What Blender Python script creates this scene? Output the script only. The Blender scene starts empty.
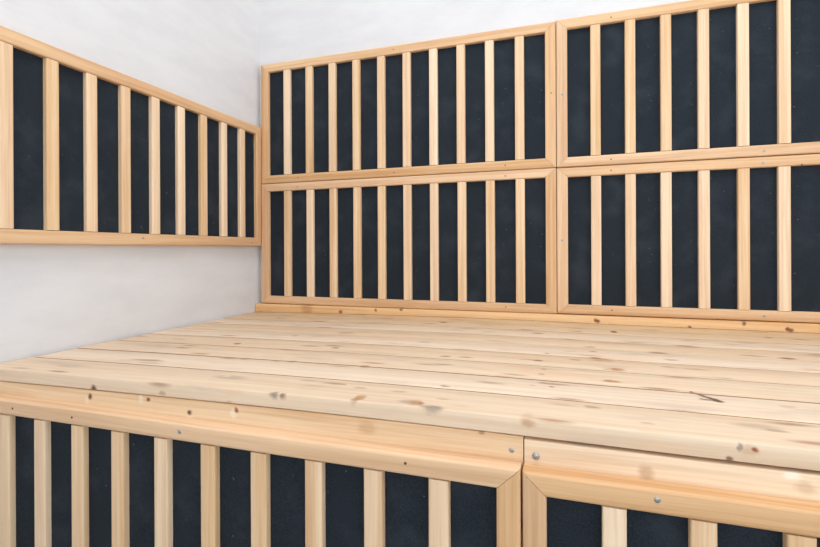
import bpy, bmesh, math, random
from mathutils import Vector, Matrix
rnd = random.Random(7)
C = bpy.context.scene.collection
U = 0.08                     # one slat pitch in metres
H = 0.634                    # eye height above the floor
FLOOR = -H / U               # floor height in pitch units (eye = 0)

# the line of the bench top along the wall
PTS = [(-12.5, -2.482), (-11.3, -2.466), (-9.5, -2.435), (-7.5, -2.408), (-5.8, -2.385), (-4.2, -2.370), (-2.5, -2.364), (-1, -2.366),
       (.3, -2.376), (1.5, -2.386), (3, -2.39), (12, -2.39)]
def zd(x):                                    # the boards have settled a few millimetres towards the left wall
    for (a, za), (b, zb) in zip(PTS, PTS[1:]):
        if x <= b:
            t = (x-a)/(b-a); return za + (zb-za)*t
    return PTS[-1][1]
# ---------------------------------------------------------------- materials
def srgb(r, g, b):
    f = lambda c: (c/255/12.92) if c/255 <= .04045 else ((c/255+.055)/1.055)**2.4
    return (f(r), f(g), f(b), 1)

class NT:
    def __init__(s, name):
        s.m = bpy.data.materials.new(name); s.m.use_nodes = True
        s.t = s.m.node_tree; s.b = s.t.nodes['Principled BSDF']
    def n(s, kind, ins=None, **props):
        d = s.t.nodes.new(kind)
        for k, v in props.items(): setattr(d, k, v)
        for k, v in (ins or {}).items():
            if isinstance(v, bpy.types.NodeSocket): s.t.links.new(v, d.inputs[k])
            else: d.inputs[k].default_value = v
        return d
    def math(s, op, a, b=0.0, c=0.0, clamp=False):
        return s.n('ShaderNodeMath', {0: a, 1: b, 2: c}, operation=op, use_clamp=clamp).outputs[0]
    def vmul(s, a, v):
        return s.n('ShaderNodeVectorMath', {0: a, 1: v}, operation='MULTIPLY').outputs[0]
    def noise(s, vec, scale=1.0, detail=3.0, rough=.55, out='Fac'):
        return s.n('ShaderNodeTexNoise', {'Vector': vec, 'Scale': scale, 'Detail': detail, 'Roughness': rough}).outputs[out]
    def rng(s, v, a, b, c=0.0, d=1.0, smooth=True):
        return s.n('ShaderNodeMapRange', {0: v, 1: a, 2: b, 3: c, 4: d},
                   interpolation_type='SMOOTHSTEP' if smooth else 'LINEAR').outputs[0]
    def mix(s, f, a, b, mode='MIX'):
        return s.n('ShaderNodeMix', {0: f, 6: a, 7: b}, data_type='RGBA', blend_type=mode).outputs[2]

def wood(name, light, dark, knots=(), streak=0.5, fleck=0.0, blotch=0.0, rough=.5, broad=.3):
    """pale softwood: grain runs along gc.x; knots = (x,y,z, rx,ry,rz, strength, tint) in pitch units"""
    w = NT(name)
    gc = w.n('ShaderNodeAttribute', attribute_name='gc').outputs['Vector']
    tone = w.n('ShaderNodeAttribute', attribute_name='tone').outputs['Fac']
    wob = w.noise(w.vmul(gc, (2.2, 9, 9)), 1, 2, .5, 'Color')
    wobv = w.n('ShaderNodeVectorMath', {0: wob, 1: (-.5, -.5, -.5)}, operation='ADD').outputs[0]
    g2 = w.n('ShaderNodeVectorMath', {0: wobv, 1: (.0, .016, .016), 2: gc}, operation='MULTIPLY_ADD').outputs[0]
    a = w.noise(w.vmul(g2, (1.5, 75, 75)), 1, 3, .6)
    b = w.noise(w.vmul(g2, (6, 330, 330)), 1, 2, .6)
    c = w.noise(w.vmul(gc, (1.0, 10, 10)), 1, 2, .5)
    ra = w.rng(a, .36, .70)
    rb = w.rng(b, .35, .75)
    f = w.math('MULTIPLY_ADD', ra, .55, w.math('MULTIPLY', rb, .28))
    f = w.math('MULTIPLY_ADD', w.rng(c, .35, .7), broad, f)
    f = w.math('MULTIPLY', f, streak, clamp=True)
    col = w.mix(f, light, dark)
    if blotch:
        bl = w.noise(w.vmul(gc, (5.0, 24, 24)), 1, 3, .6)
        col = w.mix(w.math('MULTIPLY', w.rng(bl, .52, .75), blotch), col, srgb(196, 170, 146))
        bl2 = w.noise(w.vmul(gc, (4.1, 18, 21)), 1.3, 3, .6)
        col = w.mix(w.math('MULTIPLY', w.rng(bl2, .55, .75), blotch*.9), col, srgb(224, 180, 138))
    if fleck:
        v = w.n('ShaderNodeTexVoronoi', {'Vector': w.vmul(g2, (9, 40, 40)), 'Scale': 1.0, 'Randomness': 1.0})
        keep = w.rng(w.n('ShaderNodeSeparateColor', {0: v.outputs['Color']}).outputs[0], .5, .6)
        d = w.rng(v.outputs['Distance'], .05, .3, 1, 0)
        col = w.mix(w.math('MULTIPLY', w.math('MULTIPLY', d, keep), fleck), col, srgb(150, 98, 66))
    if knots:
        wp = w.n('ShaderNodeAttribute', attribute_name='wp').outputs['Vector']
        kn = w.noise(wp, 5.0, 2, .6, 'Color')
        kv = w.n('ShaderNodeVectorMath', {0: kn, 1: (-.5, -.5, -.5)}, operation='ADD').outputs[0]
        wp2 = w.n('ShaderNodeVectorMath', {0: kv, 1: (.13, .09, .07), 2: wp}, operation='MULTIPLY_ADD').outputs[0]
        tints = {}
        for (x, y, z, rx, ry, rz, st, tint) in knots:
            if z == DZ: z = zd(x); rz = .11
            q = w.n('ShaderNodeVectorMath', {0: wp2, 1: (-x, -y, -z)}, operation='ADD').outputs[0]
            q = w.vmul(q, (1/rx, 1/ry, 1/rz))
            ln = w.n('ShaderNodeVectorMath', {0: q}, operation='LENGTH').outputs['Value']
            k = w.rng(ln, .35, 1.25, st, 0)
            tints[tint] = k if tint not in tints else w.math('MAXIMUM', tints[tint], k)
        for t, k in tints.items():
            col = w.mix(k, col, TINT[t])
    hsv = w.n('ShaderNodeHueSaturation', {'Color': col, 'Value': w.math('ADD', 1.0, w.math('MULTIPLY', tone, .14)),
              'Saturation': w.math('ADD', 1.0, w.math('MULTIPLY', tone, -.35))})
    w.t.links.new(hsv.outputs[0], w.b.inputs['Base Color'])
    w.b.inputs['Roughness'].default_value = rough
    w.b.inputs['Specular IOR Level'].default_value = .3
    bump = w.n('ShaderNodeBump', {'Strength': .12, 'Distance': .002, 'Height': f})
    w.t.links.new(bump.outputs[0], w.b.inputs['Normal'])
    return w.m

TINT = {'dark': srgb(92, 52, 36), 'brown': srgb(122, 80, 50), 'tan': srgb(172, 120, 72),
        'grey': srgb(124, 108, 98), 'red': srgb(140, 66, 40), 'pale': srgb(244, 232, 212)}

DZ = -2.39
deck_knots = [  # x, y on the bench top
    (-6.17, 7.45, DZ, .10, .08, .3, .8, 'pale'), (-6.05, 7.40, DZ, .4, .16, .3, .35, 'grey'),
    (-4.66, 6.76, DZ, .10, .09, .3, .75, 'grey'), (-4.48, 6.74, DZ, .07, .08, .3, .8, 'brown'),
    (-3.19, 6.95, DZ, .10, .16, .3, .75, 'tan'), (-3.22, 6.85, DZ, .08, .10, .3, .55, 'brown'),
    (-2.25, 6.98, DZ, .13, .14, .3, .75, 'tan'), (-2.17, 6.98, DZ, .06, .09, .3, .65, 'brown'),
    (-2.38, 7.0, DZ, .18, .10, .3, .45, 'grey'),
    (-1.95, 6.86, DZ, .21, .10, .3, .75, 'grey'), (-1.9, 7.28, DZ, .12, .06, .3, .4, 'tan'),
    *[(1.93+.035*i, 8.96-.052*i, DZ, .045+.005*i, .035+.004*i, .3, .95, 'dark') for i in range(9)],
    *[(1.98+.045*i, 8.60-.012*i, DZ, .05, .03, .3, .8, 'dark') for i in range(5)],
    (2.03, 8.58, DZ, .10, .05, .3, .6, 'brown'), (2.18, 8.54, DZ, .08, .05, .3, .6, 'brown'),
    (.89, 10.16, DZ, .16, .13, .3, .75, 'tan'), (.84, 10.2, DZ, .06, .06, .3, .6, 'brown'), (.69, 10.12, DZ, .1, .05, .3, .45, 'grey'),
    (.71, 9.21, DZ, .20, .09, .3, .8, 'tan'), (.66, 9.26, DZ, .09, .05, .3, .6, 'brown'),
    (-.64, 10.42, DZ, .13, .07, .3, .85, 'brown'), (-.85, 10.42, DZ, .24, .05, .3, .4, 'grey'),
    (.10, 10.75, DZ, .13, .06, .3, .75, 'brown'), (.0, 11.6, DZ, .22, .06, .3, .4, 'tan'),
    (.52, 11.08, DZ, .13, .08, .3, .7, 'brown'), (.68, 10.95, DZ, .24, .06, .3, .4, 'grey'), (.5, 11.75, DZ, .1, .06, .3, .6, 'brown'),
    (.46, 12.3, DZ, .14, .08, .3, .5, 'brown'),
    (-.29, 8.53, DZ, .07, .05, .3, .8, 'brown'), (-.45, 8.74, DZ, .09, .04, .3, .7, 'brown'), (-.62, 8.5, DZ, .06, .04, .3, .55, 'tan'),
    (-.52, 9.3, DZ, .06, .05, .3, .55, 'brown'), (-.50, 9.7, DZ, .06, .06, .3, .5, 'brown'), (-.5, 11.2, DZ, .08, .06, .3, .6, 'brown'),
    (.31, 7.62, DZ, .13, .07, .3, .5, 'brown'), (1.0, 7.15, DZ, .12, .04, .3, .35, 'grey'),
    (4.47, 12.33, DZ, .2, .11, .3, .8, 'brown'), (4.5, 11.3, DZ, .25, .09, .3, .35, 'tan'), (5.0, 15.0, DZ, .12, .1, .3, .6, 'brown'),
    (1.20, 14.74, DZ, .10, .17, .3, .95, 'dark'), (-3.9, 14.97, DZ, .16, .13, .3, .85, 'dark'),
    (-.84, 13.79, DZ, .2, .1, .3, .75, 'brown'), (-2.2, 13.6, DZ, .25, .08, .3, .4, 'tan'), (1.9, 12.1, DZ, .24, .16, .3, .55, 'brown'),
    (2.05, 11.4, DZ, .16, .08, .3, .55, 'grey'), (1.9, 10.7, DZ, .16, .08, .3, .4, 'grey'), (2.7, 10.1, DZ, .2, .06, .3, .4, 'grey'),
    (-9.14, 9.45, DZ, .26, .08, .3, .6, 'brown'), (-8.15, 10.25, DZ, .10, .10, .3, .85, 'brown'), (-6.1, 12.4, DZ, .3, .2, .3, .35, 'grey'),
    (-5.54, 10.6, DZ, .3, .09, .3, .6, 'grey'), (-5.38, 10.36, DZ, .12, .07, .3, .8, 'brown'),
    (-5.62, 8.84, DZ, .1, .09, .3, .6, 'brown'), (-6.0, 8.8, DZ, .1, .06, .3, .5, 'grey'), (-6.8, 8.75, DZ, .14, .06, .3, .35, 'brown'),
    (-3.93, 8.86, DZ, .13, .09, .3, .85, 'brown'), (-2.6, 10.2, DZ, .12, .08, .3, .6, 'brown'), (-2.15, 10.25, DZ, .18, .09, .3, .55, 'grey'),
    (-2.45, 9.45, DZ, .25, .07, .3, .45, 'grey'), (-2.05, 8.0, DZ, .09, .06, .3, .65, 'brown'), (-1.2, 8.9, DZ, .12, .05, .3, .45, 'tan'),
    (-3.4, 7.45, DZ, .12, .07, .3, .5, 'tan'), (-2.7, 7.45, DZ, .18, .06, .3, .5, 'tan'), (-4.5, 7.6, DZ, .2, .06, .3, .3, 'brown'),
    (-3.5, 11.6, DZ, .2, .08, .3, .4, 'grey'), (-7.3, 11.6, DZ, .12, .1, .3, .5, 'brown'),
    (-8.9, 8.15, DZ, .5, .08, .3, .5, 'brown'), (-8.6, 7.95, DZ, .4, .07, .3, .35, 'grey'),
    (2.36, 7.5, DZ, .3, .12, .3, .35, 'grey'), (2.55, 7.4, DZ, .16, .06, .3, .45, 'brown'), (3.1, 8.6, DZ, .14, .07, .3, .4, 'tan'),
    (2.13, 6.8, -2.46, .04, .1, .035, .95, 'red'), (1.98, 6.8, -2.44, .035, .1, .06, .7, 'grey'), (2.08, 6.8, -2.47, .10, .1, .08, .35, 'tan'),
    (-.56, 6.82, -2.42, .13, .3, .08, .6, 'tan'), (1.86, 6.8, -2.60, .05, .3, .05, .8, 'dark'),
    (-8.67, 6.8, -2.63, .09, .3, .075, .95, 'dark'), (-7.0, 6.8, -2.58, .09, .3, .05, .45, 'brown'), (-5.55, 6.8, -2.62, .08, .3, .06, .4, 'tan'),
]
fascia_knots = [
    (-8.76, 6.8, -2.80, .07, .3, .07, .95, 'dark'), (-8.84, 6.8, -2.88, .06, .3, .1, .4, 'pale'),
    (-7.33, 6.8, -2.73, .06, .3, .04, .9, 'dark'), (-7.5, 6.8, -2.72, .06, .3, .12, .45, 'pale'),
    (-6.38, 6.8, -2.87, .055, .3, .055, .95, 'dark'), (-6.4, 6.8, -2.95, .09, .3, .06, .35, 'pale'),
    (-5.40, 6.8, -2.73, .05, .3, .05, .85, 'red'), (-5.46, 6.8, -2.80, .08, .3, .1, .45, 'pale'),
    (-2.98, 6.8, -2.76, .18, .3, .12, .35, 'tan'), (.94, 6.8, -2.92, .11, .3, .12, .55, 'tan'),
    (2.50, 6.8, -2.72, .12, .3, .06, .7, 'pale'), (2.64, 6.8, -2.85, .11, .3, .1, .35, 'tan'),
    (-1.2, 6.8, -2.635, .05, .3, .03, .6, 'brown'),
]
batten_knots = [(x, 16.13, z, r, .4, r, s, t) for x, z, r, s, t in [
    (.78, -2.26, .07, .9, 'red'), (.86, -2.29, .07, .85, 'dark'), (5.85, -2.29, .065, .95, 'red'), (5.93, -2.33, .07, .8, 'dark'), (4.78, -2.19, .07, .8, 'dark'), (3.41, -2.36, .06, .8, 'dark'),
    (-6.73, -2.22, .07, .8, 'dark'), (-5.75, -2.16, .06, .8, 'dark'), (-8.15, -2.33, .08, .8, 'red'), (-9.6, -2.25, .3, .35, 'red')]]

M = {}
M['rail'] = wood('clear_cedar_rail', srgb(229, 192, 152), srgb(196, 149, 106), streak=.95)
M['slat'] = wood('clear_cedar_slat', srgb(240, 212, 177), srgb(210, 166, 122), streak=.95)
M['deck'] = wood('pine_deck', srgb(227, 202, 173), srgb(195, 158, 121), deck_knots, streak=.6, fleck=.7, blotch=.8, rough=.6, broad=.12)
M['fascia'] = wood('pine_fascia', srgb(238, 209, 173), srgb(204, 155, 110), fascia_knots, streak=.9)
M['batten'] = wood('orange_pine_batten', srgb(240, 206, 164), srgb(214, 164, 116), batten_knots, streak=.85)

def fabric():
    w = NT('black_heating_fabric')
    tc = w.n('ShaderNodeTexCoord').outputs['Object']
    a = w.noise(w.vmul(tc, (900, 900, 500)), 1, 2, .6)
    b = w.noise(tc, 14, 3, .6)
    col = w.mix(w.rng(a, .3, .7), srgb(22, 28, 34), srgb(39, 47, 55))
    col = w.mix(w.math('MULTIPLY', w.rng(b, .45, .75), .35), col, srgb(60, 66, 74))
    sp = w.noise(tc, 160, 1, .5)
    col = w.mix(w.math('MULTIPLY', w.rng(sp, .77, .82), .5), col, srgb(120, 124, 128))
    w.t.links.new(col, w.b.inputs['Base Color'])
    w.b.inputs['Roughness'].default_value = .85
    w.b.inputs['Specular IOR Level'].default_value = .2
    bump = w.n('ShaderNodeBump', {'Strength': .25, 'Distance': .001, 'Height': a})
    w.t.links.new(bump.outputs[0], w.b.inputs['Normal'])
    return w.m
M['fabric'] = fabric()

def plaster(name, c1, c2):
    w = NT(name)
    tc = w.n('ShaderNodeTexCoord').outputs['Object']
    a = w.noise(w.vmul(tc, (7, 7, 22)), 1, 5, .6)
    b = w.noise(tc, 55, 4, .6)
    col = w.mix(w.rng(a, .3, .72), c1, c2)
    w.t.links.new(col, w.b.inputs['Base Color'])
    w.b.inputs['Roughness'].default_value = .8
    w.b.inputs['Specular IOR Level'].default_value = .2
    bump = w.n('ShaderNodeBump', {'Strength': .18, 'Distance': .004, 'Height': w.math('ADD', a, w.math('MULTIPLY', b, .4))})
    w.t.links.new(bump.outputs[0], w.b.inputs['Normal'])
    return w.m
M['plaster'] = plaster('white_painted_plaster', srgb(219, 217, 217), srgb(212, 210, 210))
M['ceiling'] = plaster('white_ceiling_paint', srgb(238, 236, 234), srgb(234, 232, 230))

def plain(name, col, rough, metal=0.0):
    w = NT(name)
    tc = w.n('ShaderNodeTexCoord').outputs['Object']
    a = w.noise(tc, 300, 2, .5)
    d = tuple(c*.85 for c in col[:3]) + (1,)
    w.t.links.new(w.mix(a, col, d), w.b.inputs['Base Color'])
    w.b.inputs['Roughness'].default_value = rough; w.b.inputs['Metallic'].default_value = metal
    return w.m
M['steel'] = plain('zinc_screw', srgb(176, 176, 178), .38, .9)
M['nail'] = plain('dark_nail_hole', srgb(96, 66, 46), .7)
M['joint_face'] = plain('brown_joint_face', srgb(172, 132, 96), .9)
M['floor'] = plain('grey_floor_tile', srgb(150, 146, 140), .5)

# ---------------------------------------------------------------- builders
def empty(name, loc, label, cat, group=None):
    o = bpy.data.objects.new(name, None); C.objects.link(o)
    o.empty_display_size = .05
    o.location = loc; o['label'] = label; o['category'] = cat
    if group: o['group'] = group
    return o

def W(x, y, z): return Vector((x*U, y*U, z*U + H))

def link(name, bm, mat, parent=None, smooth=True):
    """bm is in world metres; the object keeps the parent's origin"""
    off = parent_loc(parent) if parent else Vector((0, 0, 0))
    bmesh.ops.translate(bm, verts=bm.verts, vec=-off)
    me = bpy.data.meshes.new(name); bm.to_mesh(me); bm.free()
    if smooth:
        for p in me.polygons: p.use_smooth = True
        me.set_sharp_from_angle(angle=math.radians(40))
    me.materials.append(mat)
    o = bpy.data.objects.new(name, me); C.objects.link(o)
    if parent: o.parent = parent
    return o

def parent_loc(o):
    v = Vector((0, 0, 0))
    while o: v += o.location; o = o.parent
    return v

def add_prism(bm, poly, depth0, depth1, frame, round_long=.0, axis=None, seg=3):
    """poly: list of (a,b); frame(a,b,d) -> world point; bevels the edges running along 'axis' (0=a, 1=b) on the front"""
    f = [bm.verts.new(frame(a, b, depth0)) for a, b in poly]
    k = [bm.verts.new(frame(a, b, depth1)) for a, b in poly]
    n = len(poly); faces = [bm.faces.new(f), bm.faces.new(k[::-1])]
    sides = []
    for i in range(n):
        j = (i+1) % n
        faces.append(bm.faces.new((f[j], f[i], k[i], k[j])))
        if axis is not None:
            da = abs(poly[i][0]-poly[j][0]); db = abs(poly[i][1]-poly[j][1])
            if (axis == 0 and db < .05*da) or (axis == 1 and da < .05*db): sides.append((f[i], f[j]))
    bmesh.ops.recalc_face_normals(bm, faces=faces)
    if round_long and sides:
        ed = [bm.edges.get(s) for s in sides]
        bmesh.ops.bevel(bm, geom=ed, offset=round_long*U, offset_type='OFFSET', segments=seg, profile=.5, affect='EDGES')

def paint(bm, along, seed_off, tone, verts=None):
    """grain coordinates (metres, x = along the board), a tone for the board, and the plain position for knots"""
    gl = bm.verts.layers.float_vector.get('gc') or bm.verts.layers.float_vector.new('gc')
    tl = bm.verts.layers.float.get('tone') or bm.verts.layers.float.new('tone')
    wl = bm.verts.layers.float_vector.get('wp') or bm.verts.layers.float_vector.new('wp')
    for v in (verts if verts is not None else bm.verts):
        p = v.co
        q = {'x': (p.x, p.y, p.z), 'y': (p.y, p.x, p.z), 'z': (p.z, p.x, p.y)}[along]
        v[gl] = Vector(q) + seed_off
        v[tl] = tone
        v[wl] = Vector((p.x/U, p.y/U, (p.z-H)/U))

def off(): return Vector((rnd.uniform(-30, 30), rnd.uniform(-9, 9), rnd.uniform(-9, 9)))

T_FRAME = .263; S_REC = .012; PAD = .14

def panel(origin, adir, odir, width, height, rail, stile, slats, slat_w, label, fasteners=(), slat_round=.03):
    """origin = bottom corner on the front plane (pitch units); adir = along the width, odir = into the wall"""
    og = Vector(origin); A = Vector(adir).normalized(); D = Vector(odir).normalized(); Zv = Vector((0, 0, 1))
    def fr(a, b, d):
        q = og + A*a + Zv*b + D*d
        return W(q.x, q.y, q.z)
    al = 'x' if abs(A.x) > abs(A.y) else 'y'
    base = fr(width/2, 0, T_FRAME)
    root = empty('heater_panel', base, label, 'heater panel', 'slatted heater panels')
    g = .004
    # rails and stiles meet in mitres
    for b0, b1 in ((0, rail), (height, height-rail)):
        bm = bmesh.new()
        add_prism(bm, [(0+g, b0), (width-g, b0), (width-stile-g, b1), (stile+g, b1)], 0, T_FRAME, fr, .045, 0, 4)
        paint(bm, al, off(), rnd.uniform(-.3, .15)); link('frame_rail', bm, M['rail'], root)
    for a0, a1 in ((0, stile), (width, width-stile)):
        bm = bmesh.new()
        add_prism(bm, [(a0, 0+g), (a0, height-g), (a1, height-rail-g), (a1, rail+g)], 0, T_FRAME, fr, .035, 1, 4)
        paint(bm, 'z', off(), rnd.uniform(-.25, .2)); link('frame_stile', bm, M['rail'], root)
    for a in slats:
        bm = bmesh.new()
        j = rnd.uniform(-.008, .008)
        add_prism(bm, [(a+j, rail+.008), (a+j+slat_w, rail+.008), (a+j+slat_w, height-rail-.008), (a+j, height-rail-.008)],
                  S_REC, PAD-.002, fr, slat_round, 1, 3)
        # a softened arris at the two ends too
        paint(bm, 'z', off(), rnd.uniform(-.3, .3)); link('slat', bm, M['slat'], root)
    bm = bmesh.new()
    add_prism(bm, [(stile*.8, rail*.8), (width-stile*.8, rail*.8), (width-stile*.8, height-rail*.8), (stile*.8, height-rail*.8)],
              PAD, T_FRAME-.02, fr)
    link('heating_pad', bm, M['fabric'], root, smooth=False)
    for (a, b, kind) in fasteners:
        fastener(kind, root, fr, a, b, D)
    return root

def fastener(kind, root, fr, a, b, D):
    """a round screw head standing a hair proud of the wood, or a small dark sunken nail hole"""
    bm = bmesh.new()
    c = fr(a, b, 0)
    if kind == 'screw':
        r, prof = .037, [(1.0, .002), (.95, .006), (.75, .010), (.4, .012), (.22, .012), (.14, .002)]
    elif kind == 'bigscrew':
        r, prof = .052, [(1.0, .002), (.95, .012), (.75, .024), (.4, .030), (.20, .030), (.13, .012)]
    else:
        r, prof = .022, [(1.0, .003), (.9, .005), (.5, .005)]
    n = 16
    side = D.cross(Vector((0, 0, 1))); up = Vector((0, 0, 1))
    rings = []
    for (q, h) in [(1.0, -.02)] + prof:
        rings.append([bm.verts.new(c + (side*math.cos(t*2*math.pi/n) + up*math.sin(t*2*math.pi/n))*r*q*U - D*h*U) for t in range(n)])
    for i in range(len(rings)-1):
        for t in range(n):
            bm.faces.new((rings[i][t], rings[i][(t+1) % n], rings[i+1][(t+1) % n], rings[i+1][t]))
    bm.faces.new(rings[-1])
    bmesh.ops.recalc_face_normals(bm, faces=bm.faces)
    link('screw' if 'screw' in kind else 'nail', bm, M['steel'] if 'screw' in kind else M['nail'], root)

# ---------------------------------------------------------------- the room
XL, XR, YB, YF, CEIL = -11.98, 11.45, 16.513, -13.0, FLOOR + 2.5/U
def boxbm(bm, x0, x1, y0, y1, z0, z1):
    add_prism(bm, [(x0, y0), (x1, y0), (x1, y1), (x0, y1)], z0, z1, lambda a, b, d: W(a, b, d))
def struct(name, boxes, mat):
    bm = bmesh.new()
    for b in boxes: boxbm(bm, *b)
    o = link(name, bm, mat, None, smooth=False); o['kind'] = 'structure'
    return o
struct('floor', [(XL-1.2, XR+1.2, YF-1.2, YB+1.2, FLOOR-1, FLOOR)], M['floor'])
struct('ceiling', [(XL-1.2, XR+1.2, YF-1.2, YB+1.2, CEIL, CEIL+1)], M['ceiling'])
struct('wall_back', [(XL-1.2, XR+1.2, YB, YB+1.2, FLOOR, CEIL)], M['plaster'])
struct('wall_left', [(XL-1.2, XL, YF, YB, FLOOR, CEIL)], M['plaster'])
WY0, WY1, WZ0, WZ1 = -12.0, 13.0, FLOOR + .35/U, FLOOR + 1.7/U        # unseen opening added beside the viewer to light the left wall
struct('wall_right', [(XR, XR+1.2, WY1, YB, FLOOR, CEIL), (XR, XR+1.2, YF, WY0, FLOOR, CEIL),
                      (XR, XR+1.2, WY0, WY1, FLOOR, WZ0), (XR, XR+1.2, WY0, WY1, WZ1, CEIL)], M['plaster'])
# unseen front wall behind the viewer, its opening shaped to let in fill light
OX0, OX1, OZ1 = -6.5, 10.0, FLOOR + 1.5/U
struct('wall_front', [(XL-1.2, OX0, YF-1.2, YF, FLOOR, CEIL), (OX1, XR+1.2, YF-1.2, YF, FLOOR, CEIL),
                      (OX0, OX1, YF-1.2, YF, OZ1, CEIL)], M['plaster'])

# ---------------------------------------------------------------- heater panels
PB = 16.25; PW = 11.32; PH = 4.765
HB = PB
ten = lambda s0: [s0 + i for i in range(10)]
zl, zm = -2.107, 2.657
n_, s_ = 'nail', 'screw'
xa = -11.745
panel((xa, PB, zm+.008), (1, 0, 0), (0, 1, 0), PW+.03, 7.447-zm-.008, .32, .34, ten(-10.71-xa), .30,
      'slatted heater panel in the upper row on the back wall, beside the corner',
      [(-2.04-xa, .165, n_), (-10.04-xa, .165, n_), (-.54-xa, 2.44, n_), (-6.04-xa, .14, n_), (-6.05-xa, 4.63, n_)])
panel((xa, PB, zl-.022), (1, 0, 0), (0, 1, 0), PW+.03, zm-zl+.014, .30, .34, ten(-10.70-xa), .30,
      'slatted heater panel in the lower row on the back wall, beside the corner',
      [(-2.04-xa, 4.6, n_), (-10.08-xa, 4.6, n_), (-2.04-xa, .17, n_)])
xb = -.378
panel((xb, PB, zm+.008-.01), (1, 0, 0), (0, 1, 0), PW, 7.47-zm, .32, .34, [a-xb for a in (.665, 1.668, 2.674, 3.682, 4.695, 5.695)] + [7.01-xb+.08-.27+i for i in range(4)], .30,
      'slatted heater panel in the upper row on the back wall, cut by the right edge',
      [(1.28-xb, 4.64, n_), (1.26-xb, .165, n_), (.185, 2.37, s_), (5.34-xb, .14, s_)])
panel((xb, PB, zl-.005), (1, 0, 0), (0, 1, 0), PW, zm-zl-.02, .30, .34, [a-xb for a in (.665, 1.668, 2.670, 3.678, 4.688, 5.685)] + [7.01-xb+.08-.27+i for i in range(4)], .30,
      'slatted heater panel in the lower row on the back wall, cut by the right edge',
      [(1.26-xb, 4.58, n_), (1.27-xb, .17, n_), (.16, 2.39, s_), (5.31-xb, 4.58, s_), (5.32-xb, .155, s_), (6.24-xb, 4.46, n_)])
# left wall: the panel's far stile stops just short of the back panels
LY1 = 16.244
panel((-11.72, LY1, .159), (0, -1, 0), (-1, 0, 0), PW, 4.77, .335, .30,
      [LY1 - 15.262 + i for i in range(10)], .30,
      'single slatted heater panel mounted on the white left wall above the bench end',
      [(LY1-10.63, .21, s_), (LY1-15.63, .13, n_)])
# bench front
sF = .0086
fdir = Vector((1, sF, 0)).normalized(); fin = Vector((-sF, 1, 0)).normalized()
FZ = -3.0 + .02; FH = 4.75
fx0, fx1 = -11.95, -.637
yf = lambda x: 6.5405 + sF*x
panel((fx0, yf(fx0), FZ-FH+.008), fdir, fin, fx1-fx0, FH, .305, .325, [x - fx0 for x in [-10.94+i for i in range(10)]], .30,
      'slatted heater panel on the bench front, left of the seam',
      [(-10.5-fx0, FH-.15, n_), (-8.89-fx0, FH-.16, n_), (-2.27-fx0, FH-.13, n_), (-6.36-fx0, FH-.14, s_)])
gx0 = -.612
panel((gx0, yf(gx0), FZ-FH-.012), fdir, fin, 11.32, FH, .305, .31, [x - gx0 for x in [.392+i*.992 for i in range(10)]], .29,
      'slatted heater panel on the bench front, right of the seam',
      [(1.02-gx0, FH-.12, s_)])

# ---------------------------------------------------------------- the bench
NOSE = 6.79
bench = empty('sauna_bench', W(-.3, 11.6, FLOOR), 'long pine sauna bench with a plank seat along the back wall', 'bench')
XE = 11.40
def long_board(bm, x0, x1, sect, ybase, zfun, seg=46, ends=None):
    """sweeps a (dy,dz) section along x following the bench's settled line"""
    rings = []
    for i in range(seg+1):
        x = x0 + (x1-x0)*i/seg
        rings.append([bm.verts.new(W(x, ybase(x)+dy, zfun(x)+dz)) for dy, dz in sect])
    n = len(sect)
    fs = []
    for i in range(seg):
        for k in range(n):
            fs.append(bm.faces.new((rings[i][k], rings[i][(k+1) % n], rings[i+1][(k+1) % n], rings[i+1][k])))
    fs.append(bm.faces.new(rings[0])); fs.append(bm.faces.new(rings[-1][::-1]))
    bmesh.ops.recalc_face_normals(bm, faces=fs)
    return [v for r in rings for v in r]
TB = .235
joints = [0, 1.075, 2.12, 3.19, 4.25, 5.31, 6.37, 7.43, 8.49, 9.30]
bm = bmesh.new()
bm.verts.layers.float_vector.new('gc'); bm.verts.layers.float.new('tone'); bm.verts.layers.float_vector.new('wp')
for i in range(len(joints)-1):
    w0, w1 = joints[i]+.014, joints[i+1]-.014
    dz = rnd.uniform(-.003, .003) if i else 0
    r = .024; fr_ = .028 if i == 0 else r
    if i == len(joints)-2: w1 = 16.495-NOSE
    sect = [(w0, -TB), (w1, -TB), (w1, -r), (w1-r*.35, -r*.3), (w1-r*1.3, 0)]
    sect += [(w0+(w1-w0)*.5, .004)]
    sect += [(w0+fr_*1.2, 0), (w0+fr_*.35, -fr_*.25), (w0, -fr_)]
    x0 = XL + [.02, .09, .03, .11, .04, .09, .02, .06, .03][i]
    vs = long_board(bm, x0, XE, sect, lambda x, k=1-joints[i]/9.3: NOSE + sF*x*max(0, k), lambda x, dz=dz: zd(x)+dz)
    if i:                                    # darker brown on the joint faces between two boards
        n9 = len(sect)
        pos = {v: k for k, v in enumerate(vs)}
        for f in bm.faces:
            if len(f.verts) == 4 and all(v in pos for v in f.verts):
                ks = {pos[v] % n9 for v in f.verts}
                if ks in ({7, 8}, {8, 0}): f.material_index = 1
    paint(bm, 'x', off(), [.1, .35, .1, .0, .35, -.1, .25, -.35, -.7][i], vs)
deck = link('seat_deck', bm, M['deck'], bench); deck.data.materials.append(M['joint_face'])
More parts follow.
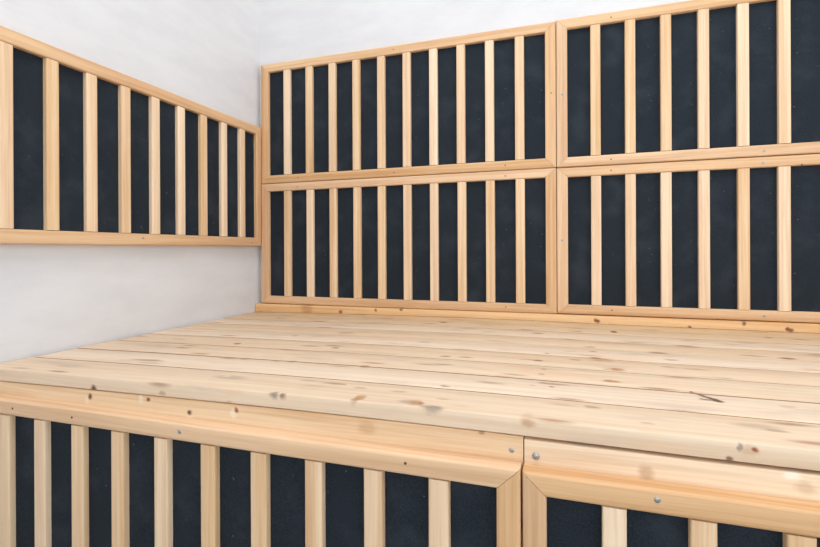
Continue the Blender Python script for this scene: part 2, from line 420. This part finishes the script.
def fascia(x0, x1, drop, tone, screws):
    bm = bmesh.new()
    sect = [(.03, -.8), (.33, -.8), (.33, 0), (.06, 0), (.035, -.01), (.03, -.03)]
    long_board(bm, x0, x1, sect, lambda x: 6.775+sF*x, lambda x: zd(x)-TB-drop, 24)
    paint(bm, 'x', off(), tone)
    o = link('fascia_board', bm, M['fascia'], bench)
    for x, z, k in screws:
        fastener(k, o, lambda a, b, d: W(x, 6.805+sF*x+d, z), 0, 0, Vector((0, 1, 0)))
fascia(XL+.03, -.622, .012, -.1, [(-.78, -2.83, 'screw')])
fascia(-.606, XE, .05, .25, [(-.45, -2.87, 'bigscrew')])
for x in (-11.0, -.6, 10.2):
    for y in (7.3, 15.6):
        bm = bmesh.new(); boxbm(bm, x-.35, x+.35, y-.35, y+.35, FLOOR, zd(x)-TB-.01)
        paint(bm, 'z', off(), 0); link('support_post', bm, M['fascia'], bench, smooth=False)

# the batten the back panels stand on
bm = bmesh.new()
vs = []
seg = 40; rings = []
for i in range(seg+1):
    x = -11.95 + (XE+11.95)*i/seg
    zb_, zt_ = zd(x)+.014, -2.135 - .012*min(1, max(0, (-.4-x)/11))
    sect = [(16.13, zb_), (16.50, zb_), (16.50, zt_), (16.16, zt_), (16.14, zt_-.008), (16.13, zt_-.03)]
    rings.append([bm.verts.new(W(x, y, z)) for y, z in sect])
for i in range(seg):
    for k in range(6):
        bm.faces.new((rings[i][k], rings[i][(k+1) % 6], rings[i+1][(k+1) % 6], rings[i+1][k]))
bm.faces.new(rings[0]); bm.faces.new(rings[-1][::-1])
bmesh.ops.recalc_face_normals(bm, faces=bm.faces)
paint(bm, 'x', off(), -.3)
bt = link('wooden_batten', bm, M['batten'])
bt['label'] = 'knotty orange pine batten on the bench along the foot of the back wall panels'; bt['category'] = 'batten'

# ---------------------------------------------------------------- light
wd = bpy.data.worlds.new('daylight'); bpy.context.scene.world = wd; wd.use_nodes = True
bg = wd.node_tree.nodes['Background']; bg.inputs[0].default_value = (.875, .945, 1, 1); bg.inputs[1].default_value = 2.55
def area(name, loc, target, sx, sy, power, col):
    l = bpy.data.lights.new(name, 'AREA'); l.shape = 'RECTANGLE'; l.size = sx; l.size_y = sy; l.energy = power; l.color = col
    o = bpy.data.objects.new(name, l); C.objects.link(o); o.location = loc
    o.rotation_euler = (Vector(target)-Vector(loc)).to_track_quat('-Z', 'Y').to_euler()
    return o
area('overhead_fill', (-0.05, 0.3, CEIL*U+H-.03), (-0.05, 0.31, 0), 1.0, 1.0, 25, (.90, .945, 1))  # added fill light overhead, out of view and without a fixture

# ---------------------------------------------------------------- camera
F_PX, TH, ROLL, HY = 475.75, -.3231, -.0045, 249.52
cam = bpy.data.cameras.new('camera'); co = bpy.data.objects.new('camera', cam); C.objects.link(co)
cam.sensor_width = 36; cam.lens = F_PX/820*36; cam.clip_start = .01
cam.shift_y = -(273.5-HY)/820
right = Vector((math.cos(TH), -math.sin(TH), 0)); up = Vector((0, 0, 1)); fwd = Vector((math.sin(TH), math.cos(TH), 0))
r2 = right*math.cos(ROLL) + up*math.sin(ROLL); u2 = up*math.cos(ROLL) - right*math.sin(ROLL)
m = Matrix((r2, u2, -fwd)).transposed().to_4x4(); m.translation = Vector((0, 0, H))
co.matrix_world = m
sc = bpy.context.scene; sc.camera = co
sc.view_settings.view_transform = 'Standard'; sc.view_settings.look = 'None'
sc.view_settings.gamma = 1; sc.view_settings.use_curve_mapping = False
sc.view_settings.exposure = -0.12
